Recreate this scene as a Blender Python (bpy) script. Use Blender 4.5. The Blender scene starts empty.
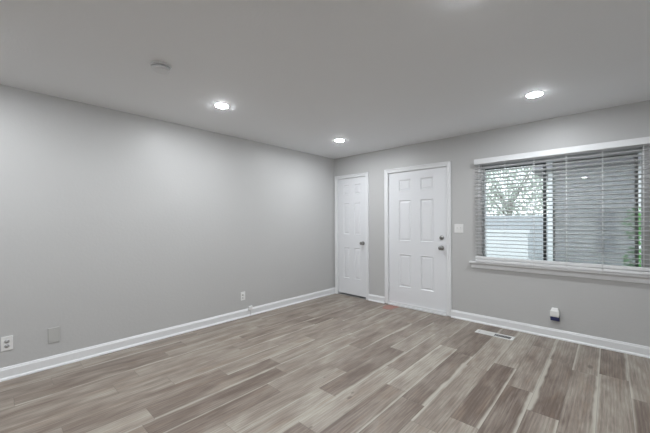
import bpy, bmesh, math, random
from mathutils import Vector, Matrix
random.seed(7)
S = bpy.context.scene
COL = S.collection

# ------------------------------------------------------------------ camera
cam_d = bpy.data.cameras.new('camera'); cam = bpy.data.objects.new('camera', cam_d)
COL.objects.link(cam); S.camera = cam
cam.matrix_world = Matrix.Translation((3.6797, -4.2269, 1.2982)) @ Matrix.Rotation(0.7470, 4, 'Z') @ Matrix.Rotation(math.radians(90), 4, 'X') @ Matrix.Rotation(-0.0035, 4, 'Z')
cam_d.sensor_fit = 'HORIZONTAL'; cam_d.sensor_width = 36.0
cam_d.lens = 307.48 / 650 * 36.0
cam_d.shift_y = 5.316 / 650
cam_d.clip_start = 0.02

# ------------------------------------------------------------------ world, exposure
W = bpy.data.worlds.new('overcast_sky'); S.world = W; W.use_nodes = True
wn = W.node_tree.nodes; wl = W.node_tree.links
bg = wn['Background']
sky = wn.new('ShaderNodeTexSky'); sky.sky_type = 'HOSEK_WILKIE'
sky.turbidity = 8.0; sky.ground_albedo = 0.4; sky.sun_direction = (-0.3, 0.5, 0.8)
mixw = wn.new('ShaderNodeMixRGB'); mixw.inputs[0].default_value = 0.7
wl.new(sky.outputs[0], mixw.inputs[1]); mixw.inputs[2].default_value = (0.86, 0.93, 1.0, 1)
wl.new(mixw.outputs[0], bg.inputs['Color']); bg.inputs['Strength'].default_value = 3.5
S.view_settings.view_transform = 'Standard'; S.view_settings.look = 'None'
S.view_settings.exposure = 0.08; S.view_settings.gamma = 1.0
S.view_settings.use_curve_mapping = False
LENS_EMIT = 480.0

H = 2.44; RX = 4.75; RY = -7.6       # ceiling height, right wall, wall behind the camera

# ------------------------------------------------------------------ materials
def mat(name, color, rough=0.5, metal=0.0, spec=0.5, bump=0.0, bscale=60, vary=0.0):
    m = bpy.data.materials.new(name); m.use_nodes = True
    nt = m.node_tree; b = nt.nodes['Principled BSDF']
    b.inputs['Base Color'].default_value = (*color, 1)
    b.inputs['Roughness'].default_value = rough
    b.inputs['Metallic'].default_value = metal
    b.inputs['Specular IOR Level'].default_value = spec
    tc = nt.nodes.new('ShaderNodeTexCoord')
    if bump:
        n = nt.nodes.new('ShaderNodeTexNoise'); n.inputs['Scale'].default_value = bscale
        n.inputs['Detail'].default_value = 3
        nt.links.new(tc.outputs['Object'], n.inputs['Vector'])
        bp = nt.nodes.new('ShaderNodeBump'); bp.inputs['Strength'].default_value = bump
        bp.inputs['Distance'].default_value = 0.004
        nt.links.new(n.outputs['Fac'], bp.inputs['Height'])
        nt.links.new(bp.outputs[0], b.inputs['Normal'])
    if vary:
        n2 = nt.nodes.new('ShaderNodeTexNoise'); n2.inputs['Scale'].default_value = 2.3
        nt.links.new(tc.outputs['Object'], n2.inputs['Vector'])
        mx = nt.nodes.new('ShaderNodeMixRGB')
        mx.inputs[1].default_value = (*[c * (1 - vary) for c in color], 1)
        mx.inputs[2].default_value = (*[min(1, c * (1 + vary)) for c in color], 1)
        nt.links.new(n2.outputs['Fac'], mx.inputs[0])
        nt.links.new(mx.outputs[0], b.inputs['Base Color'])
    return m

M_wall = mat('grey_wall_paint', (0.535, 0.535, 0.53), 0.42, spec=0.35, bump=0.25, bscale=38, vary=0.015)
M_ceil = mat('ceiling_paint', (0.86, 0.875, 0.89), 0.7, spec=0.2, bump=0.3, bscale=70, vary=0.01)
M_trim = mat('white_trim_paint', (0.80, 0.81, 0.82), 0.32, spec=0.5)
M_door = mat('white_door_paint', (0.78, 0.79, 0.81), 0.3, spec=0.5, bump=0.05, bscale=20)
M_plate = mat('white_plastic', (0.80, 0.80, 0.79), 0.35)
M_recep = mat('grey_white_receptacle_plastic', (0.52, 0.52, 0.52), 0.4)
M_slot = mat('dark_slot', (0.03, 0.03, 0.03), 0.6)
M_wplate = mat('wall_painted_plate', (0.49, 0.49, 0.475), 0.4)
M_nickel = mat('satin_nickel', (0.30, 0.295, 0.285), 0.28, metal=1.0)
M_blind = mat('white_blind_vinyl', (0.74, 0.75, 0.76), 0.4)
M_cord = mat('white_cord', (0.85, 0.85, 0.85), 0.7)
M_frame = mat('pale_window_aluminium', (0.55, 0.57, 0.57), 0.4, metal=0.2)
M_bronze = mat('dark_window_aluminium', (0.035, 0.045, 0.045), 0.4)
M_blue = mat('navy_blue_plastic', (0.03, 0.036, 0.12), 0.4)
M_red = mat('faded_red_paper', (0.36, 0.19, 0.16), 0.6, vary=0.15)
M_vent = mat('white_register_enamel', (0.74, 0.74, 0.72), 0.4)
M_duct = mat('dark_duct', (0.06, 0.055, 0.06), 0.7)
M_smoke = mat('ceiling_coloured_plastic', (0.72, 0.73, 0.74), 0.5)
M_conc = mat('concrete', (0.45, 0.45, 0.44), 0.9, bump=0.3, bscale=20, vary=0.1)
M_lawn = mat('lawn', (0.30, 0.34, 0.27), 0.95, bump=0.5, bscale=30, vary=0.3)
M_siding = mat('grey_siding', (0.84, 0.86, 0.87), 0.7)
M_sidtrim = mat('white_fascia', (0.7, 0.72, 0.73), 0.6)
M_fence = mat('weathered_fence', (0.56, 0.59, 0.62), 0.8, vary=0.1)
M_pane = mat('house_window_glass', (0.46, 0.49, 0.52), 0.3)
M_roof = mat('grey_shingles', (0.14, 0.14, 0.15), 0.9, bump=0.5, bscale=40, vary=0.2)
M_whitewall = mat('white_render', (0.80, 0.82, 0.83), 0.8)
M_bark = mat('bark', (0.24, 0.22, 0.19), 0.9, bump=0.6, bscale=30)
M_leaf = mat('green_leaf', (0.14, 0.42, 0.12), 0.55, vary=0.3)
M_leaf2 = mat('tree_leaf', (0.60, 0.64, 0.60), 0.6, vary=0.3)

for lm, tc_ in ((M_leaf, (0.22, 0.60, 0.16, 1)), (M_leaf2, (0.66, 0.74, 0.64, 1))):
    nt = lm.node_tree; pb = nt.nodes['Principled BSDF']; tl = nt.nodes.new('ShaderNodeBsdfTranslucent'); tl.inputs[0].default_value = tc_
    ms = nt.nodes.new('ShaderNodeMixShader'); ms.inputs[0].default_value = 0.5
    nt.links.new(pb.outputs[0], ms.inputs[1]); nt.links.new(tl.outputs[0], ms.inputs[2])
    nt.links.new(ms.outputs[0], nt.nodes['Material Output'].inputs['Surface'])
M_lens = bpy.data.materials.new('lit_lens'); M_lens.use_nodes = True
nt = M_lens.node_tree; nt.nodes.clear()
em = nt.nodes.new('ShaderNodeEmission'); em.inputs[0].default_value = (0.93, 0.965, 1.0, 1)
em.inputs[1].default_value = LENS_EMIT
o_ = nt.nodes.new('ShaderNodeOutputMaterial'); nt.links.new(em.outputs[0], o_.inputs[0])

def glass_mat(name, tint, refl=1.0):
    m = bpy.data.materials.new(name); m.use_nodes = True; nt = m.node_tree; nt.nodes.clear()
    t = nt.nodes.new('ShaderNodeBsdfTransparent'); t.inputs[0].default_value = (*tint, 1)
    g = nt.nodes.new('ShaderNodeBsdfGlossy'); g.inputs['Roughness'].default_value = 0.01
    f = nt.nodes.new('ShaderNodeFresnel'); f.inputs[0].default_value = 1.52
    mu = nt.nodes.new('ShaderNodeMath'); mu.operation = 'MULTIPLY'; mu.inputs[1].default_value = refl
    mx = nt.nodes.new('ShaderNodeMixShader'); o = nt.nodes.new('ShaderNodeOutputMaterial')
    nt.links.new(f.outputs[0], mu.inputs[0]); nt.links.new(mu.outputs[0], mx.inputs[0])
    nt.links.new(t.outputs[0], mx.inputs[1]); nt.links.new(g.outputs[0], mx.inputs[2])
    nt.links.new(mx.outputs[0], o.inputs[0]); return m
M_glass = glass_mat('window_glass', (0.95, 0.96, 0.96), 4.0)
M_screen = bpy.data.materials.new('insect_mesh'); M_screen.use_nodes = True
nt = M_screen.node_tree; nt.nodes.clear()
t = nt.nodes.new('ShaderNodeBsdfTransparent'); d = nt.nodes.new('ShaderNodeBsdfDiffuse')
d.inputs[0].default_value = (0.36, 0.37, 0.38, 1)
mx = nt.nodes.new('ShaderNodeMixShader'); mx.inputs[0].default_value = 0.48
o_ = nt.nodes.new('ShaderNodeOutputMaterial')
nt.links.new(t.outputs[0], mx.inputs[1]); nt.links.new(d.outputs[0], mx.inputs[2]); nt.links.new(mx.outputs[0], o_.inputs[0])

# ------------------------------------------------------------------ helpers
def box(bm, x0, x1, y0, y1, z0, z1, M=None):
    vs = [Vector(c) for c in ((x0,y0,z0),(x1,y0,z0),(x1,y1,z0),(x0,y1,z0),(x0,y0,z1),(x1,y0,z1),(x1,y1,z1),(x0,y1,z1))]
    if M: vs = [M @ v for v in vs]
    v = [bm.verts.new(c) for c in vs]
    for f in ((0,3,2,1),(4,5,6,7),(0,1,5,4),(1,2,6,5),(2,3,7,6),(3,0,4,7)):
        bm.faces.new([v[i] for i in f])
def lathe(bm, prof, origin, axis, n=32, smooth=True):
    """prof: (radius, distance along axis) pairs"""
    q = Vector((0,0,1)).rotation_difference(Vector(axis)).to_matrix()
    rings = []
    for r, h in prof:
        if r < 1e-6: rings.append([bm.verts.new(Vector(origin) + q @ Vector((0,0,h)))])
        else: rings.append([bm.verts.new(Vector(origin) + q @ Vector((r*math.cos(2*math.pi*i/n), r*math.sin(2*math.pi*i/n), h))) for i in range(n)])
    for a, b in zip(rings, rings[1:]):
        for i in range(n):
            j = (i+1) % n
            if len(a) == 1 and len(b) == 1: continue
            if len(a) == 1: f = bm.faces.new((a[0], b[j], b[i]))
            elif len(b) == 1: f = bm.faces.new((a[i], a[j], b[0]))
            else: f = bm.faces.new((a[i], a[j], b[j], b[i]))
            f.smooth = smooth
def tube(bm, a, b, r, n=8, r2=None):
    a = Vector(a); b = Vector(b); L = (b-a).length; r2 = r if r2 is None else r2
    lathe(bm, [(0,0),(r,0),(r2,L),(0,L)], a, (b-a)/L, n)
def obj(name, bm, m, parent=None, bevel=0.0, loc=None):
    bmesh.ops.recalc_face_normals(bm, faces=bm.faces)
    me = bpy.data.meshes.new(name); bm.to_mesh(me); bm.free()
    o = bpy.data.objects.new(name, me); COL.objects.link(o)
    for mm in (m if isinstance(m, (list, tuple)) else [m]): me.materials.append(mm)
    if parent:
        o.parent = parent
        o.matrix_parent_inverse = Matrix.Translation(-Vector(parent.location))
    if bevel:
        bv = o.modifiers.new('bevel', 'BEVEL'); bv.width = bevel; bv.segments = 2; bv.limit_method = 'ANGLE'
    return o
def tag(o, label, cat, group=None, kind=None):
    o['label'] = label; o['category'] = cat
    if group: o['group'] = group
    if kind: o['kind'] = kind
    return o
def empty(name, loc, label, cat, group=None, kind=None):
    o = bpy.data.objects.new(name, None); COL.objects.link(o); o.location = loc
    o.empty_display_size = 0.05
    return tag(o, label, cat, group, kind)
def B(*boxes):
    bm = bmesh.new()
    for b in boxes: box(bm, *b)
    return bm
def local(o):
    """move a part's mesh into its parent's local space so copies can be moved with the parent"""
    p = o.parent
    o.data.transform(Matrix.Translation(-Vector(p.location))); o.matrix_parent_inverse = Matrix.Identity(4)

# ------------------------------------------------------------------ floor (vinyl planks, one mesh)
PW = 0.178; PL = 1.06; X21 = 3.79
OFF = {0:.5,1:.72,2:.946,3:.21,4:.40,5:.06,6:.754,7:.323,8:.40,9:.615,10:.034,11:.38,12:.76,13:1.03,14:.05,15:.257,
       16:.048,17:.397,18:.668,19:.8,20:.732,21:1.062,22:.3}
TONE = {0:[.45,.5,.4,.45,.4],1:[.5,.45,.5,.3,.45],2:[.5,.4,.6,.25,.4],3:[.45,.5,.22,.58,.35],4:[.3,.25,.4,.5,.4],5:[.4,.4,.5,.62,.45],
        6:[.5,.45,.62,.3,.4],7:[.55,.5,.58,.2,.6],8:[.5,.55,.6,.12,.5],9:[.5,.35,.55,.15,.4],10:[.4,.3,.3,.62,.6],
        11:[.3,.55,.15,.65,.5],12:[.65,.45,.68,.3,.5],13:[.42,.72,.25,.5],14:[.4,.12,.22,.3],15:[.3,.7,.5,.72],
        16:[.5,.7,.12,.72],17:[.45,.5,.12,.5],18:[.38,.18,.45,.5],19:[.5,.48,.45],20:[.15,.65,.6],21:[.66,.1,.5],22:[.5,.4]}
# pale sapwood edges: (column, plank) -> (left width, right width) as fractions of the plank
SAP = {(18,0):(.12,.0),(18,1):(.24,0),(18,2):(0,.1),(17,1):(0,.08),(17,2):(.0,.16),(17,0):(0,.08),(19,0):(.12,.1),(19,1):(0,.16),
       (20,0):(0,.1),(20,1):(.06,.0),(21,0):(.08,0),(21,1):(.07,0),(14,2):(0,.24),(14,1):(0,.1),(15,2):(.1,0),(16,2):(0,.12),
       (13,1):(.2,.1),(13,2):(0,.1),(12,1):(.12,0),(9,1):(0,.14),(9,2):(.1,0),(7,2):(0,.1),(5,1):(0,.1),(4,2):(0,.1),
       (11,1):(.1,0),(11,2):(0,.1),(12,2):(.08,0),(8,3):(.1,0),(7,3):(0,.1),(2,3):(0,.1),(10,1):(.12,0),(6,2):(0,.1),(3,2):(0,.12)}
bm = bmesh.new()
lt = bm.faces.layers.float.new('tone'); lr = bm.faces.layers.float.new('seed')
la = bm.faces.layers.float.new('sap_left'); lb = bm.faces.layers.float.new('sap_right')
uv = bm.loops.layers.uv.new('UVMap')
k0 = -1; k1 = 27
for k in range(k0, k1):
    xa = max(0, X21 + PW*(k-21)); xb = min(RX, X21 + PW*(k-20))
    if xb <= xa: continue
    ua = (xa - (X21 + PW*(k-21)))/PW; ub = (xb - (X21 + PW*(k-21)))/PW
    off = OFF.get(k, random.random()*PL)
    n = 0; y1 = 0.0
    while y1 > RY:
        y0 = max(RY, -(off + n*PL))
        if y1 - y0 > 1e-4:
            tn = TONE.get(k, [])
            tone = tn[n] if n < len(tn) else random.uniform(.15, .7)
            f = bm.faces.new([bm.verts.new(c) for c in ((xa,y0,0),(xb,y0,0),(xb,y1,0),(xa,y1,0))])
            f[lt] = tone; f[lr] = random.random()
            s = SAP.get((k, n), (random.choice([0,0,.07]), random.choice([0,0,.06])) if n < 9 else (0,0))
            f[la] = s[0]; f[lb] = s[1]
            vb = -(off+n*PL)
            for lp, (u, v) in zip(f.loops, ((ua,y0-vb),(ub,y0-vb),(ub,y1-vb),(ua,y1-vb))): lp[uv].uv = (u, v)
        y1 = y0; n += 1
box(bm, 0, RX, RY, 0, -0.12, -0.002)
M_floor = bpy.data.materials.new('vinyl_planks'); M_floor.use_nodes = True
nt = M_floor.node_tree; N = nt.nodes; L = nt.links; b = N['Principled BSDF']
def math_(op, a, c=None, d=None, clamp=False):
    n = N.new('ShaderNodeMath'); n.operation = op; n.use_clamp = clamp
    for i, v in enumerate((a, c, d)):
        if v is None: continue
        if isinstance(v, (int, float)): n.inputs[i].default_value = v
        else: L.new(v, n.inputs[i])
    return n.outputs[0]
def attr(nm):
    n = N.new('ShaderNodeAttribute'); n.attribute_name = nm; return n.outputs['Fac']
def mixc(f, a, c, mode='MIX'):
    n = N.new('ShaderNodeMixRGB'); n.blend_type = mode
    for i, v in enumerate((f, a, c)):
        if isinstance(v, (int, float)): n.inputs[i].default_value = v
        elif isinstance(v, tuple): n.inputs[i].default_value = (*v, 1)
        else: L.new(v, n.inputs[i])
    return n.outputs[0]
def noise(vec, sc, det=4, rough=.6, dist=0):
    n = N.new('ShaderNodeTexNoise'); n.inputs['Scale'].default_value = sc; n.inputs['Detail'].default_value = det
    n.inputs['Roughness'].default_value = rough; n.inputs['Distortion'].default_value = dist
    L.new(vec, n.inputs['Vector']); return n.outputs['Fac']
def combine(x, y, z):
    n = N.new('ShaderNodeCombineXYZ')
    for i, v in enumerate((x, y, z)):
        if isinstance(v, (int, float)): n.inputs[i].default_value = v
        else: L.new(v, n.inputs[i])
    return n.outputs[0]
def remap(v, a, c, x=0., y=1.):
    n = N.new('ShaderNodeMapRange'); n.clamp = True; n.interpolation_type = 'SMOOTHSTEP'
    L.new(v, n.inputs[0])
    for i, q in enumerate((a, c, x, y)):
        if isinstance(q, (int, float)): n.inputs[i+1].default_value = q
        else: L.new(q, n.inputs[i+1])
    return n.outputs[0]
uvn = N.new('ShaderNodeUVMap'); uvn.uv_map = 'UVMap'
sp = N.new('ShaderNodeSeparateXYZ'); L.new(uvn.outputs[0], sp.inputs[0]); U, V = sp.outputs[0], sp.outputs[1]
tone, seed = attr('tone'), attr('seed')
sd = math_('MULTIPLY', seed, 37.0)
broad = noise(combine(math_('MULTIPLY', U, 1.3), math_('MULTIPLY', V, 1.6), sd), 1.6, 3, .5, .4)
grain = noise(combine(math_('MULTIPLY', U, 9.0), math_('MULTIPLY', V, 1.5), sd), 2.4, 6, .65, .6)
fine = noise(combine(math_('MULTIPLY', U, 40.0), math_('MULTIPLY', V, 4.0), sd), 2.0, 3, .6)
tv = math_('ADD', math_('ADD', .07, math_('MULTIPLY', tone, .80)), math_('MULTIPLY', math_('SUBTRACT', broad, .5), 1.35))
tv = math_('ADD', tv, math_('MULTIPLY', math_('SUBTRACT', grain, .5), 1.1), clamp=True)
rp = N.new('ShaderNodeValToRGB'); L.new(tv, rp.inputs[0])
rp.color_ramp.elements[0].position = 0.0; rp.color_ramp.elements[0].color = (0.155, 0.117, 0.095, 1)
rp.color_ramp.elements[1].position = 1.0; rp.color_ramp.elements[1].color = (0.45, 0.415, 0.355, 1)
e = rp.color_ramp.elements.new(0.45); e.color = (0.285, 0.241, 0.203, 1)
c = rp.outputs[0]
warm = remap(noise(combine(math_('MULTIPLY', U, 1.1), math_('MULTIPLY', V, 1.1), math_('ADD', sd, 9.0)), 2.2, 3, .6, .8), .50, .72)
c = mixc(math_('MULTIPLY', warm, .35), c, (0.27, 0.195, 0.14))
wave = N.new('ShaderNodeTexWave'); wave.wave_type = 'BANDS'; wave.bands_direction = 'X'
L.new(combine(math_('MULTIPLY', U, 1.0), math_('MULTIPLY', V, 0.35), sd), wave.inputs['Vector'])
wave.inputs['Scale'].default_value = 2.6; wave.inputs['Distortion'].default_value = 7.0; wave.inputs['Detail'].default_value = 3
c = mixc(0.22, c, mixc(1.0, c, remap(wave.outputs['Fac'], 0, 1, .55, 1.2), 'MULTIPLY'))
c = mixc(0.38, c, mixc(1.0, c, remap(fine, .3, .7, .62, 1.28), 'MULTIPLY'))
wob = math_('MULTIPLY', math_('SUBTRACT', noise(combine(math_('MULTIPLY', V, 2.2), sd, 0.0), 1.5, 2), .5), .30)
SAPC = (0.55, 0.525, 0.455)
for at, uu in (('sap_left', U), ('sap_right', math_('SUBTRACT', 1.0, U))):
    a = attr(at); present = math_('GREATER_THAN', a, 0.01)
    edge = math_('SUBTRACT', math_('ADD', math_('MULTIPLY', a, .5), math_('MULTIPLY', wob, math_('MINIMUM', math_('MULTIPLY', a, 6.0), 1.0))), uu)
    c = mixc(math_('MULTIPLY', math_('MULTIPLY', remap(edge, -.07, .05), present), .75), c, SAPC)
geo = N.new('ShaderNodeNewGeometry')
for kx, ky, kr in ((2.267,-2.442,.022),(2.242,-2.374,.014),(2.29,-2.867,.014),(2.56,-1.195,.022),(2.50,-2.80,.03),(3.55,-.62,.035),(1.93,-2.35,.01)):
    vm = N.new('ShaderNodeVectorMath'); vm.operation = 'SUBTRACT'; L.new(geo.outputs['Position'], vm.inputs[0]); vm.inputs[1].default_value = (kx, ky, 0)
    vs = N.new('ShaderNodeVectorMath'); vs.operation = 'MULTIPLY'; L.new(vm.outputs[0], vs.inputs[0]); vs.inputs[1].default_value = (1.3, .6, 1)
    ln = N.new('ShaderNodeVectorMath'); ln.operation = 'LENGTH'; L.new(vs.outputs[0], ln.inputs[0])
    c = mixc(math_('MULTIPLY', remap(ln.outputs['Value'], kr*.4, kr, 1., 0.), .65), c, (0.12, 0.09, 0.07))
gu = math_('MINIMUM', U, math_('SUBTRACT', 1.0, U))
gv = math_('MINIMUM', V, math_('SUBTRACT', PL, V))
groove = math_('MAXIMUM', remap(gu, .004, .012, 1., 0.), remap(gv, .0008, .0025, 1., 0.))
c = mixc(math_('MULTIPLY', groove, .45), c, (0.10, 0.085, 0.075))
L.new(c, b.inputs['Base Color'])
L.new(remap(grain, 0, 1, .30, .5), b.inputs['Roughness'])
b.inputs['Specular IOR Level'].default_value = 0.4
bp = N.new('ShaderNodeBump'); bp.inputs['Strength'].default_value = .25; bp.inputs['Distance'].default_value = .001
L.new(math_('SUBTRACT', fine, math_('MULTIPLY', groove, 1.5)), bp.inputs['Height']); L.new(bp.outputs[0], b.inputs['Normal'])
me = bpy.data.meshes.new('floor'); bm.to_mesh(me); bm.free(); me.materials.append(M_floor)
fl = bpy.data.objects.new('floor', me); COL.objects.link(fl)
tag(fl, 'grey brown wood-look plank floor running away from the camera', 'floor', kind='structure')

# ------------------------------------------------------------------ shell
tag(obj('ceiling', B((-.12, RX+.12, RY-.12, .14, H, H+.12)), M_ceil), 'flat grey white ceiling with round recessed lights', 'ceiling', kind='structure')
tag(obj('wall_left', B((-.12, 0, RY-.12, .14, -.12, H)), M_wall), 'long blank grey wall on the left with low outlets', 'wall', kind='structure')
tag(obj('wall_right', B((RX, RX+.12, RY-.12, .14, -.12, H)), M_wall), 'grey side wall beyond the window, out of frame', 'wall', kind='structure')
tag(obj('wall_front', B((0, RX, RY-.12, RY, -.12, H)), M_wall), 'grey wall behind the camera', 'wall', kind='structure')
# back wall with two door niches and the window opening
WX0, WX1, WZ0, WZ1 = 2.485, 3.912, 0.785, 2.015
T = 0.14
D1 = dict(x0=.088, x1=.690, z0=.034, z1=2.055, co=.064)
D2 = dict(x0=1.130, x1=2.032, z0=.034, z1=2.048, co=.070)
g = .004
d1a, d1b, d1t = D1['x0']-g-.012, D1['x1']+g+.012, D1['z1']+g+.012
d2a, d2b, d2t = D2['x0']-g-.012, D2['x1']+g+.012, D2['z1']+g+.012
bm = B((0, d1a, 0, T, -.12, H), (d1a, d1b, 0, T, d1t, H), (d1a, d1b, T-.02, T, 0, d1t), (d1a, d1b, 0, T, -.12, -.0005),
       (d1b, d2a, 0, T, -.12, H), (d2a, d2b, 0, T, d2t, H), (d2a, d2b, T-.02, T, 0, d2t), (d2a, d2b, 0, T, -.12, -.0005),
       (d2b, WX0, 0, T, -.12, H), (WX0, WX1, 0, T, WZ1, H), (WX0, WX1, 0, T, -.12, .765), (WX1, RX, 0, T, -.12, H))
tag(obj('wall_back', bm, M_wall), 'grey end wall holding two white doors and the window', 'wall', kind='structure')

# baseboards
def baseboard(name, p0, p1, nrm, label):
    prof = [(0,0),(.026,0),(.026,.006),(.023,.014),(.016,.019),(.014,.021),(.014,.082),(.011,.088),(.009,.092),(.008,.099),(.004,.103),(0,.103)]
    bm = bmesh.new(); nv = Vector(nrm)
    rows = []
    for p in (p0, p1): rows.append([bm.verts.new(Vector(p) + nv*d + Vector((0,0,z))) for d, z in prof])
    for i in range(len(prof)):
        j = (i+1) % len(prof); bm.faces.new((rows[0][i], rows[0][j], rows[1][j], rows[1][i]))
    bm.faces.new(rows[0]); bm.faces.new(rows[1])
    return tag(obj(name, bm, M_trim), label, 'baseboard', kind='structure')
baseboard('baseboard_left', (0,RY,0), (0,0,0), (1,0,0), 'long white baseboard along the blank left wall')
baseboard('baseboard_back', (D1['x1']+D1['co'],0,0), (D2['x0']-D2['co']-.005,0,0), (0,-1,0), 'short white baseboard piece between the two white doors')
baseboard('baseboard_back', (D2['x1']+D2['co'],0,0), (RX,0,0), (0,-1,0), 'white baseboard under the window, right of the wide door')
baseboard('baseboard_right', (RX,RY,0), (RX,0,0), (-1,0,0), 'white baseboard on the side wall out of frame')

# ------------------------------------------------------------------ doors
def casing(xl, xr, zt, w, y=0.0, zb=0.0):
    prof = [(0,-.0), (0,.010),(.004,.013),(.016,.0135),(.022,.010),(.030,.012),(w-.012,.018),(w-.003,.018),(w,.014),(w,0)]
    bm = bmesh.new(); rows = []
    for u, d in prof:
        rows.append([bm.verts.new(c) for c in ((xl-u,y-d,zb),(xl-u,y-d,zt+u),(xr+u,y-d,zt+u),(xr+u,y-d,zb))])
    for i in range(len(prof)):
        a, c_ = rows[i], rows[(i+1) % len(prof)]
        for k in range(3): bm.faces.new((a[k], a[k+1], c_[k+1], c_[k]))
    bm.faces.new([r[0] for r in rows]); bm.faces.new([r[3] for r in rows])
    return bm
def panel_slab(x0, x1, z0, z1, yf, th, pans):
    """door leaf with moulded panels: pans = (xa, xb, za, zb)"""
    bm = bmesh.new()
    xs = sorted({x0, x1, *[p[0] for p in pans], *[p[1] for p in pans]}); zs = sorted({z0, z1, *[p[2] for p in pans], *[p[3] for p in pans]})
    grid = {}
    def gv(x, z):
        if (x, z) not in grid: grid[(x, z)] = bm.verts.new((x, yf, z))
        return grid[(x, z)]
    ps = {(p[0], p[2]): p for p in pans}
    for i in range(len(xs)-1):
        for j in range(len(zs)-1):
            xa, xb, za, zb = xs[i], xs[i+1], zs[j], zs[j+1]
            q = [gv(xa,za), gv(xb,za), gv(xb,zb), gv(xa,zb)]
            if (xa, za) in ps and ps[(xa, za)][1] == xb and ps[(xa, za)][3] == zb:
                prev = q
                for ins, dep in ((.006,-.003),(.012,.002),(.018,.009),(.028,.0095),(.040,.005),(.046,.003)):
                    ring = [bm.verts.new(cc) for cc in ((xa+ins,yf+dep,za+ins),(xb-ins,yf+dep,za+ins),(xb-ins,yf+dep,zb-ins),(xa+ins,yf+dep,zb-ins))]
                    for m in range(4): bm.faces.new((prev[m], prev[(m+1)%4], ring[(m+1)%4], ring[m]))
                    prev = ring
                bm.faces.new(prev)
            else: bm.faces.new(q)
    # back and sides
    bk = {}
    for (x, z), v in list(grid.items()):
        if x in (x0, x1) or z in (z0, z1): bk[(x, z)] = bm.verts.new((x, yf+th, z))
    def side(pts):
        for a, c_ in zip(pts, pts[1:]): bm.faces.new((grid[a], grid[c_], bk[c_], bk[a]))
    side([(x, z0) for x in xs]); side([(x, z1) for x in xs]); side([(x0, z) for z in zs]); side([(x1, z) for z in zs])
    loop = [(x, z0) for x in xs] + [(x1, z) for z in zs[1:]] + [(x, z1) for x in reversed(xs[:-1])] + [(x0, z) for z in reversed(zs[1:-1])]
    bm.faces.new([bk[p] for p in loop])
    return bm
def door(name, D, pans, label, yf, knob, bolt=None, hinges=()):
    x0, x1, z0, z1 = D['x0'], D['x1'], D['z0'], D['z1']
    root = empty(name, ((x0+x1)/2, 0, 0), label, 'door', kind='structure')
    obj('door_slab', panel_slab(x0, x1, z0, z1, yf, .036, pans), M_door, root)
    zt = z1+g
    obj('door_jamb', B((x0-g-.012, x0-g, .0, T-.021, 0.0, zt), (x1+g, x1+g+.012, .0, T-.021, 0.0, zt), (x0-g-.012, x1+g+.012, .0, T-.021, zt, zt+.012),
        (x0-g, x0+.012, yf+.037, yf+.05, 0, zt), (x1-.012, x1+g, yf+.037, yf+.05, 0, zt)), M_trim, root)
    obj('door_casing', casing(x0-g-.004, x1+g+.004, zt+.004, D['co']-g-.004, zb=.012 if bolt else 0.0), M_trim, root)
    for z in hinges:
        bm = bmesh.new(); tube(bm, (x0-.004, yf-.006, z-.045), (x0-.004, yf-.006, z+.045), .0065, 10)
        box(bm, x0-.004, x0+.018, yf-.0015, yf+.001, z-.044, z+.044)
        obj('hinge', bm, M_trim, root)
    kx, kz = knob
    bm = bmesh.new()
    lathe(bm, [(0,0),(.032,0),(.032,.004),(.027,.009),(.014,.012),(.011,.03),(.014,.036),(.024,.042),(.0285,.052),(.0275,.062),(.02,.069),(0,.071)], (kx, yf, kz), (0,-1,0))
    k = obj('door_knob', bm, M_nickel, root); k['label'] = 'satin nickel door knob'
    if bolt:
        bx, bz = bolt; bm = bmesh.new()
        lathe(bm, [(0,0),(.031,0),(.031,.006),(.026,.012),(.02,.014),(0,.014)], (bx, yf, bz), (0,-1,0))
        db = obj('deadbolt', bm, M_nickel, root); db['label'] = 'round satin nickel deadbolt'
        bm = bmesh.new(); box(bm, bx-.005, bx+.005, yf-.028, yf-.0142, bz-.017, bz+.017)
        obj('thumb_turn', bm, M_nickel, db, bevel=.003).matrix_parent_inverse = Matrix.Identity(4)
        db.children[0].parent = db
    return root
d1 = door('door_1', D1, [(.205,.352,1.765,1.955),(.442,.590,1.765,1.955),(.205,.352,1.07,1.632),(.442,.590,1.07,1.632),(.205,.352,.30,.853),(.442,.590,.30,.853)],
     'narrow white six-panel closet door next to the room corner', .006, (.632,.936), hinges=(1.84,1.09,.33))
pd = [(xa, xb, za, zb) for xa, xb in ((1.300,1.508),(1.648,1.856)) for za, zb in ((1.755,1.94),(.995,1.627),(.295,.805))]
d2 = door('door_2', D2, pd, 'wide white six-panel entry door with knob and deadbolt', .010, (1.966,.931), (1.966,1.072), hinges=(1.80,1.05,.27))
obj('threshold', B((D2['x0']-.008, D2['x1']+.008, -.022, .085, 0, .026)), M_trim, d2, bevel=.006)
obj('door_sweep', B((D2['x0']+.003, D2['x1']-.003, .002, .0095, .030, .060)), M_trim, d2, bevel=.002)

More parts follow.
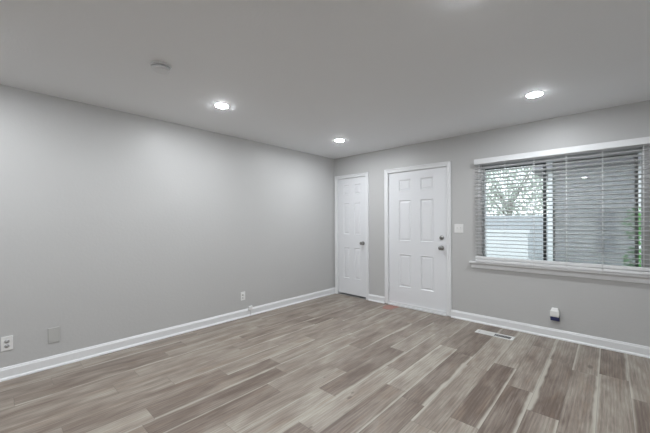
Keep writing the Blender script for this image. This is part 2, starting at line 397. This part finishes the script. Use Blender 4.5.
# ------------------------------------------------------------------ window
win = empty('window_1', ((WX0+WX1)/2, .07, WZ0), 'wide sliding window behind white horizontal blinds', 'window', kind='structure')
fw = .022
obj('window_frame', B((WX0, WX0+fw, .045, .125, WZ0, WZ1), (WX1-.006, WX1, .045, .125, WZ0, WZ1), (WX0+fw, WX1-.006, .045, .125, WZ1-.05, WZ1), (WX0+fw, WX1-.006, .045, .125, WZ0, WZ0+.035)), M_frame, win)
MX = 3.120
s1 = obj('window_sash', B((MX, MX+.030, .055, .075, WZ0+.035, WZ1-.05),
    (WX0+fw, MX, .055, .075, WZ1-.065, WZ1-.05), (WX0+fw, MX, .055, .075, WZ0+.035, WZ0+.05)), M_bronze, win)
s1['label'] = 'dark framed left sash'
obj('pane', B((WX0+fw, MX, .063, .067, WZ0+.05, WZ1-.065)), M_glass, win)
obj('pane', B((MX+.030, WX1-.006, .083, .087, WZ0+.035, WZ1-.05)), M_glass, win)
sc = obj('screen_frame', B((3.204, 3.226, .100, .112, WZ0+.035, WZ1-.05), (3.862, 3.888, .100, .112, WZ0+.035, WZ1-.05),
    (3.226, 3.862, .100, .112, WZ1-.066, WZ1-.05), (3.226, 3.862, .100, .112, WZ0+.035, WZ0+.052)), M_bronze, win)
sc['label'] = 'dark insect screen frame over right half'
obj('screen_mesh', B((3.226, 3.862, .1055, .1065, WZ0+.052, WZ1-.066)), M_screen, win)
# sill and apron
bm = B((2.345, 4.07, -.062, 0, .765, .785), (WX0, WX1, 0, .045, .765, .785))
obj('window_sill', bm, M_trim, win, bevel=.004)
bm = bmesh.new()
prof = [(0,.699),(.012,.699),(.016,.706),(.016,.747),(.024,.757),(.024,.765),(0,.765)]
rows = [[bm.verts.new((x, -dd, z)) for dd, z in prof] for x in (2.362, 4.058)]
for i in range(len(prof)): j = (i+1) % len(prof); bm.faces.new((rows[0][i], rows[0][j], rows[1][j], rows[1][i]))
bm.faces.new(rows[0]); bm.faces.new(rows[1])
obj('apron', bm, M_trim, win)

# ------------------------------------------------------------------ blind
BX0, BX1 = 2.427, 3.985
blind = empty('window_blind', ((BX0+BX1)/2, -.045, .80), 'wide white horizontal blind hanging over the window, slats tilted open', 'blind')
obj('valance', B((BX0-.008, BX1+.008, -.086, -.078, 2.016, 2.080), (BX0-.008, BX0-.001, -.078, -.001, 2.016, 2.080), (BX1+.001, BX1+.008, -.078, -.001, 2.016, 2.080)), M_trim, blind, bevel=.002)
obj('headrail', B((BX0, BX1, -.074, -.016, 2.022, 2.073)), M_blind, blind)
SP = .0448; ns = 26; tilt = math.radians(11); z_first = .888
bm = bmesh.new()
for i in range(ns):
    z = z_first + i*SP
    pts = []
    for s in (-1, -.5, 0, .5, 1):
        yy = s*.025; zz = -yy*math.tan(tilt) + .0018*(1-s*s)
        pts.append((-.046+yy, z+zz))
    th = .0026
    up = [[bm.verts.new((x, y, zz+th/2)) for y, zz in pts] for x in (BX0, BX1)]
    dn = [[bm.verts.new((x, y, zz-th/2)) for y, zz in pts] for x in (BX0, BX1)]
    for k in range(4):
        bm.faces.new((up[0][k], up[1][k], up[1][k+1], up[0][k+1])); bm.faces.new((dn[0][k], dn[0][k+1], dn[1][k+1], dn[1][k]))
    for k in (0, 4): bm.faces.new((up[0][k], dn[0][k], dn[1][k], up[1][k]))
    for e_ in (0, 1): bm.faces.new([up[e_][k] for k in range(5)] + [dn[e_][k] for k in reversed(range(5))])
obj('slats', bm, M_blind, blind)
obj('bottom_rail', B((BX0, BX1, -.072, -.020, .787, .819), (BX0, BX1, -.072, -.020, .823, .857)), M_trim, blind, bevel=.005)
for x in (2.470, 2.760, 3.048, 3.338, 3.626, 3.914):
    bm = bmesh.new()
    for y in (-.0735, -.0195): tube(bm, (x, y, .790), (x, y, 2.024), .0013, 6)
    tube(bm, (x+.006, -.046, .805), (x+.006, -.046, 2.024), .001, 6)
    obj('ladder_cord', bm, M_cord, blind)

# ------------------------------------------------------------------ recessed lights
def make_light():
    root = empty('recessed_ceiling_light', (.90,-.92,H), '', 'ceiling light', 'round recessed ceiling lights')
    bm = bmesh.new(); lathe(bm, [(.0585,0),(.0585,-.003),(.061,-.0045),(.068,-.0035),(.071,-.001),(.071,0)], (.90,-.92,H), (0,0,1), 40)
    local(obj('trim_ring', bm, M_trim, root))
    bm = bmesh.new(); lathe(bm, [(.058,-.001),(.058,-.0045),(.052,-.0070),(.03,-.0090),(0,-.0100)], (.90,-.92,H), (0,0,1), 40)
    local(obj('lit_lens', bm, M_lens, root))
    return root
first = make_light()
LL = [((.90,-.92), 'round lit ceiling light nearest the room corner above the narrow door'),
      ((3.185,-.905), 'round lit ceiling light in front of the window'),
      ((.893,-2.70), 'round lit ceiling light near the long left wall, beside the smoke detector'),
      ((3.200,-2.665), 'round lit ceiling light cut off by the top edge of the frame'),
      ((.90,-4.42), 'round lit ceiling light level with the camera along the left wall, out of frame'),
      ((3.20,-4.42), 'round lit ceiling light above the camera, seen only as a window reflection'),
      ((.90,-6.20), 'round lit ceiling light far behind the camera along the left wall'),
      ((3.20,-6.20), 'round lit ceiling light far behind the camera, lowest reflection in the window')]
for i, ((x, y), lab) in enumerate(LL):
    if i == 0: r = first
    else:
        r = first.copy(); COL.objects.link(r)
        for ch in list(first.children):
            c2 = ch.copy(); COL.objects.link(c2); c2.parent = r
    r.location = (x, y, H); r['label'] = lab

# smoke detector
sx, sy = 1.280, -3.390
r = empty('smoke_detector', (sx, sy, H), 'round pale smoke detector on the ceiling near the left wall', 'smoke detector')
bm = bmesh.new(); lathe(bm, [(0,0),(.070,0),(.070,-.008),(.066,-.010),(0,-.010)], (sx,sy,H), (0,0,1), 40); obj('base_plate', bm, M_smoke, r)
bm = bmesh.new(); lathe(bm, [(.046,-.0105),(.046,-.019),(.060,-.020),(.059,-.032),(.052,-.038),(.03,-.040),(0,-.040)], (sx,sy,H), (0,0,1), 40); obj('cover', bm, M_smoke, r)

# ------------------------------------------------------------------ wall plates
def screw(bm, p, ax): lathe(bm, [(0,0),(.003,0),(.0025,.0012),(0,.0014)], p, ax, 10)
def duplex(y, z, label, recep):
    root = empty('wall_outlet', (0, y, z-.06), label, 'outlet', 'duplex outlets on the left wall')
    obj('cover_plate', B((.0003, .006, y-.0355, y+.0355, z-.0585, z+.0585)), M_plate, root, bevel=.003)
    for dz in (.0195, -.0195):
        bm = bmesh.new(); lathe(bm, [(0,.0061),(.0165,.0061),(.0165,.0085),(0,.0085)], (0, y, z+dz), (1,0,0), 24)
        rc = obj('receptacle', bm, recep, root)
        o = obj('slots', B((.0086, .0090, y-.008, y-.0055, z+dz-.002, z+dz+.007), (.0086, .0090, y+.0055, y+.008, z+dz-.002, z+dz+.007), (.0086,.0090,y-.002,y+.002,z+dz-.011,z+dz-.007)), M_slot, rc)
        o.matrix_parent_inverse = Matrix.Identity(4)
    bm = bmesh.new(); screw(bm, (.006, y, z), (1,0,0)); obj('screw', bm, M_plate, root)
duplex(-4.150, .297, 'white wall outlet at the far left edge, left of the blank plate', M_recep)
duplex(-1.911, .289, 'small white wall outlet above the little box on the baseboard', M_plate)
r = empty('blank_wall_plate', (0, -3.849, .22), 'square blank plate painted grey like the wall', 'wall plate')
obj('plate', B((.0003, .007, -3.896, -3.816, .220, .355)), M_wplate, r, bevel=.003)
bm = bmesh.new(); screw(bm, (.007,-3.856,.335), (1,0,0)); obj('screw', bm, M_wplate, r)
bm = bmesh.new(); screw(bm, (.007,-3.856,.240), (1,0,0)); obj('screw', bm, M_wplate, r)
r = empty('surface_jack_box', (.0145, -1.808, .06), 'little white phone jack box mounted on the left baseboard', 'jack box')
obj('box_cover', B((.0145, .040, -1.836, -1.780, .078, .138)), M_plate, r, bevel=.004)
obj('jack_socket', B((.021, .034, -1.815, -1.801, .0770, .0792)), M_slot, r)
bm = bmesh.new(); tube(bm, (.030,-1.808,.078), (.031,-1.806,.004), .0022, 8); w_ = obj('shadow_line', bm, M_recep, r)  # grey strand modelled in place of the thin shadow below the box

# double switch
r = empty('light_switch', (2.2025, 0, 1.146), 'square white double light switch right of the entry door', 'light switch')
obj('cover_plate', B((2.144, 2.261, -.006, -.0003, 1.146, 1.263)), M_plate, r, bevel=.003)
for x in (2.1795, 2.2255):
    bz = obj('toggle_surround', B((x-.006, x+.006, -.0072, -.0061, 1.192, 1.217)), M_recep, r)
    bm = bmesh.new(); M_ = Matrix.Translation((x, -.0073, 1.2045)) @ Matrix.Rotation(math.radians(28), 4, 'X')
    box(bm, -.0042, .0042, -.013, .002, -.005, .005, M_); obj('toggle', bm, M_plate, r, bevel=.001)
    for z in (1.174, 1.235):
        bm = bmesh.new(); screw(bm, (x, -.006, z), (0,-1,0)); obj('screw', bm, M_recep, r)

# plug-in device
r = empty('plug_in_device', (3.232, 0, .21), 'white plug-in device with navy blue lower end under the window', 'plug-in device')
bm = bmesh.new()
def taper(bm, secs):
    rows = [[bm.verts.new(v) for v in ((xa,ya,z),(xb,ya,z),(xb,yb,z),(xa,yb,z))] for xa, xb, ya, yb, z in secs]
    for a, c_ in zip(rows, rows[1:]):
        for i in range(4): bm.faces.new((a[i], a[(i+1)%4], c_[(i+1)%4], c_[i]))
    bm.faces.new(rows[0]); bm.faces.new(rows[-1])
taper(bm, [(3.192,3.274,-.046,-.001,.246),(3.192,3.274,-.050,-.001,.262),(3.193,3.273,-.048,-.001,.308),(3.203,3.264,-.042,-.001,.318),(3.205,3.262,-.034,-.001,.338)])
obj('body', bm, M_plate, r, bevel=.003)
bm = bmesh.new(); taper(bm, [(3.196,3.272,-.042,-.001,.203),(3.194,3.273,-.046,-.001,.2455)])
obj('refill_cup', bm, M_blue, r, bevel=.003)['label'] = 'navy blue lower end'

# floor register
vx0, vx1, vy0, vy1 = 2.517, 2.905, -.405, -.273
r = empty('floor_register', ((vx0+vx1)/2, (vy0+vy1)/2, 0), 'white metal floor vent below the window, right half open and dark', 'floor vent')
xm = 2.705
obj('register_frame', B((vx0, vx1, vy0, vy0+.024, .0005, .006), (vx0, vx1, vy1-.024, vy1, .0005, .006), (vx0, vx0+.03, vy0+.024, vy1-.024, .0005, .006),
    (vx1-.03, vx1, vy0+.024, vy1-.024, .0005, .006), (xm-.006, xm+.006, vy0+.024, vy1-.024, .0005, .006)), M_vent, r, bevel=.0015)
obj('duct_opening', B((vx0+.028, vx1-.028, vy0+.022, vy1-.022, .0003, .0012)), M_duct, r)
bm = bmesh.new(); x = vx0+.036
while x < xm-.010: box(bm, x, x+.0075, vy0+.024, vy1-.024, .0014, .0052); x += .0105
obj('louvers', bm, M_vent, r)
bm = bmesh.new(); x = xm+.018
while x < vx1-.036: box(bm, x, x+.0025, vy0+.024, vy1-.024, .0014, .0045); x += .014
obj('louvers', bm, M_recep, r)

# faded red scrap by the entry door
bm = bmesh.new()
pts = [(1.145,-.20),(1.125,-.11),(1.14,-.06),(1.20,-.04),(1.28,-.026),(1.335,-.028),(1.33,-.09),(1.305,-.17),(1.315,-.235),(1.25,-.265),(1.18,-.27)]
top = [bm.verts.new((x,y,.0022)) for x,y in pts]; bot = [bm.verts.new((x,y,.0004)) for x,y in pts]
bm.faces.new(top); bm.faces.new(bot[::-1])
for i in range(len(pts)): j = (i+1)%len(pts); bm.faces.new((bot[i],bot[j],top[j],top[i]))
tag(obj('paper_scrap', bm, M_red), 'faded red flat scrap on the floor at the entry door threshold', 'scrap')

# ------------------------------------------------------------------ outside
tag(obj('trim_1', B((-12, 16, T, 3.2, -.30, -.15)), M_conc), 'pale concrete walk outside the window', 'walkway', kind='structure')
tag(obj('trim_2', B((-22, 26, 3.2, 40, -.32, -.18)), M_lawn), 'dim lawn beyond the walk outside the window', 'lawn', kind='structure')
def leaves(bm, c, rad, n, size, seed):
    rnd = random.Random(seed)
    for _ in range(n):
        while True:
            p = Vector((rnd.uniform(-1,1), rnd.uniform(-1,1), rnd.uniform(-1,1)))
            if .15 < p.length < 1: break
        p = Vector(c) + Vector((p.x*rad[0], p.y*rad[1], p.z*rad[2]))
        R = Matrix.Rotation(rnd.uniform(0,6.3), 3, 'Z') @ Matrix.Rotation(rnd.uniform(-1.3,1.3), 3, 'X') @ Matrix.Rotation(rnd.uniform(-1,1), 3, 'Y')
        s = size*rnd.uniform(.6,1.3)
        vs = [bm.verts.new(p + R @ Vector(q)*s) for q in ((0,-1,0),(.38,-.3,.08),(.3,.4,.08),(0,1,0),(-.3,.4,.08),(-.38,-.3,.08))]
        bm.faces.new(vs[:4]); bm.faces.new([vs[0], vs[3], vs[4], vs[5]])
# neighbouring house
nb = empty('neighbouring_house', (5.2, 7.4, -.18), 'pale grey sided house seen through the right half of the window', 'house')
bm = bmesh.new()
z = -.2
box(bm, 2.35, 9.0, 7.02, 12, -.2, 2.75)
while z < 2.7:
    box(bm, 2.33, 9.02, 7.0, 7.02, z, z+.135); z += .15
obj('siding_wall', bm, M_siding, nb)
bm = bmesh.new()
rv = [(2.0,6.5,2.75),(9.4,6.5,2.75),(9.4,12.4,2.75),(2.0,12.4,2.75),(2.0,9.4,4.3),(9.4,9.4,4.3)]
v = [bm.verts.new(q) for q in rv]
for f in ((0,1,5,4),(2,3,4,5),(0,4,3),(1,2,5),(0,3,2,1)): bm.faces.new([v[i] for i in f])
obj('roof', bm, M_roof, nb)
wf = obj('window', B((3.38,3.42,6.96,7.0,.40,1.60),(3.78,3.82,6.96,7.0,.40,1.60),(3.42,3.78,6.96,7.0,1.56,1.60),(3.42,3.78,6.96,7.0,.40,.44),(3.42,3.78,6.97,6.995,.96,1.02)), M_sidtrim, nb)
pn = obj('pane', B((3.42,3.78,6.985,6.998,.44,1.56)), M_pane, wf); pn.matrix_parent_inverse = Matrix.Identity(4)
# low white wall at left
tag(obj('garden_wall', B((-1.2, 1.96, 6.0, 6.2, -.18, .97), (-1.25, 2.0, 5.97, 6.23, .97, 1.04)), M_whitewall), 'low bright white wall outside, lower left of the window', 'garden wall')
bm = B(*[(x*.15-3.0, x*.15-2.855, 8.4, 8.43, -.15, 1.50) for x in range(35)], (-3.0, 2.25, 8.43, 8.48, .2, .3), (-3.0, 2.25, 8.43, 8.48, 1.15, 1.25))
tag(obj('board_fence', bm, M_fence), 'grey board fence outside behind the low white wall', 'fence')
# trees
def tree(name, x, y, h, crown, n, size, seed, m, label, group=None):
    root = empty(name, (x, y, -.18), label, 'tree', group)
    bm = bmesh.new(); rnd = random.Random(seed)
    tube(bm, (x,y,-.18), (x+.05,y,h*.55), .14, 10, .09)
    for k in range(7):
        a = rnd.uniform(0,6.3); tube(bm, (x+.04,y,h*(.3+.03*k)), (x+math.cos(a)*crown[0]*.7, y+math.sin(a)*crown[1]*.7, h*(.6+.06*k)), .05, 6, .015)
    obj('trunk', bm, M_bark, root)
    bm = bmesh.new(); leaves(bm, (x,y,h*.72), crown, n, size, seed); obj('crown', bm, m, root)
tree('leafy_tree', .35, 11.5, 4.2, (1.5,1.3,2.3), 2400, .10, 3, M_leaf2, 'pale leafy tree outside, upper left of the window')
tree('leafy_tree', 1.9, 14.6, 4.6, (1.3,1.3,2.6), 2000, .10, 5, M_leaf2, 'leafy tree farther off, by the house corner')
bush = empty('leafy_shrub', (4.05, 1.15, -.15), 'bright green leafy shrub outside the right edge of the window', 'shrub')
bm = bmesh.new()
for dx, dy in ((0,0),(.08,.05),(-.05,.07),(.12,-.04)): tube(bm, (4.05+dx*.3,1.15+dy*.3,-.15), (4.02+dx*2,1.15+dy*2,1.2), .012, 6, .006)
obj('stems', bm, M_bark, bush)
bm = bmesh.new(); leaves(bm, (4.00,1.15,1.26), (.19,.2,.26), 230, .045, 11); leaves(bm, (3.97,1.1,.78), (.19,.2,.22), 150, .045, 12); leaves(bm, (4.12,1.15,1.0), (.14,.2,.5), 150, .045, 13)
obj('foliage', bm, M_leaf, bush)
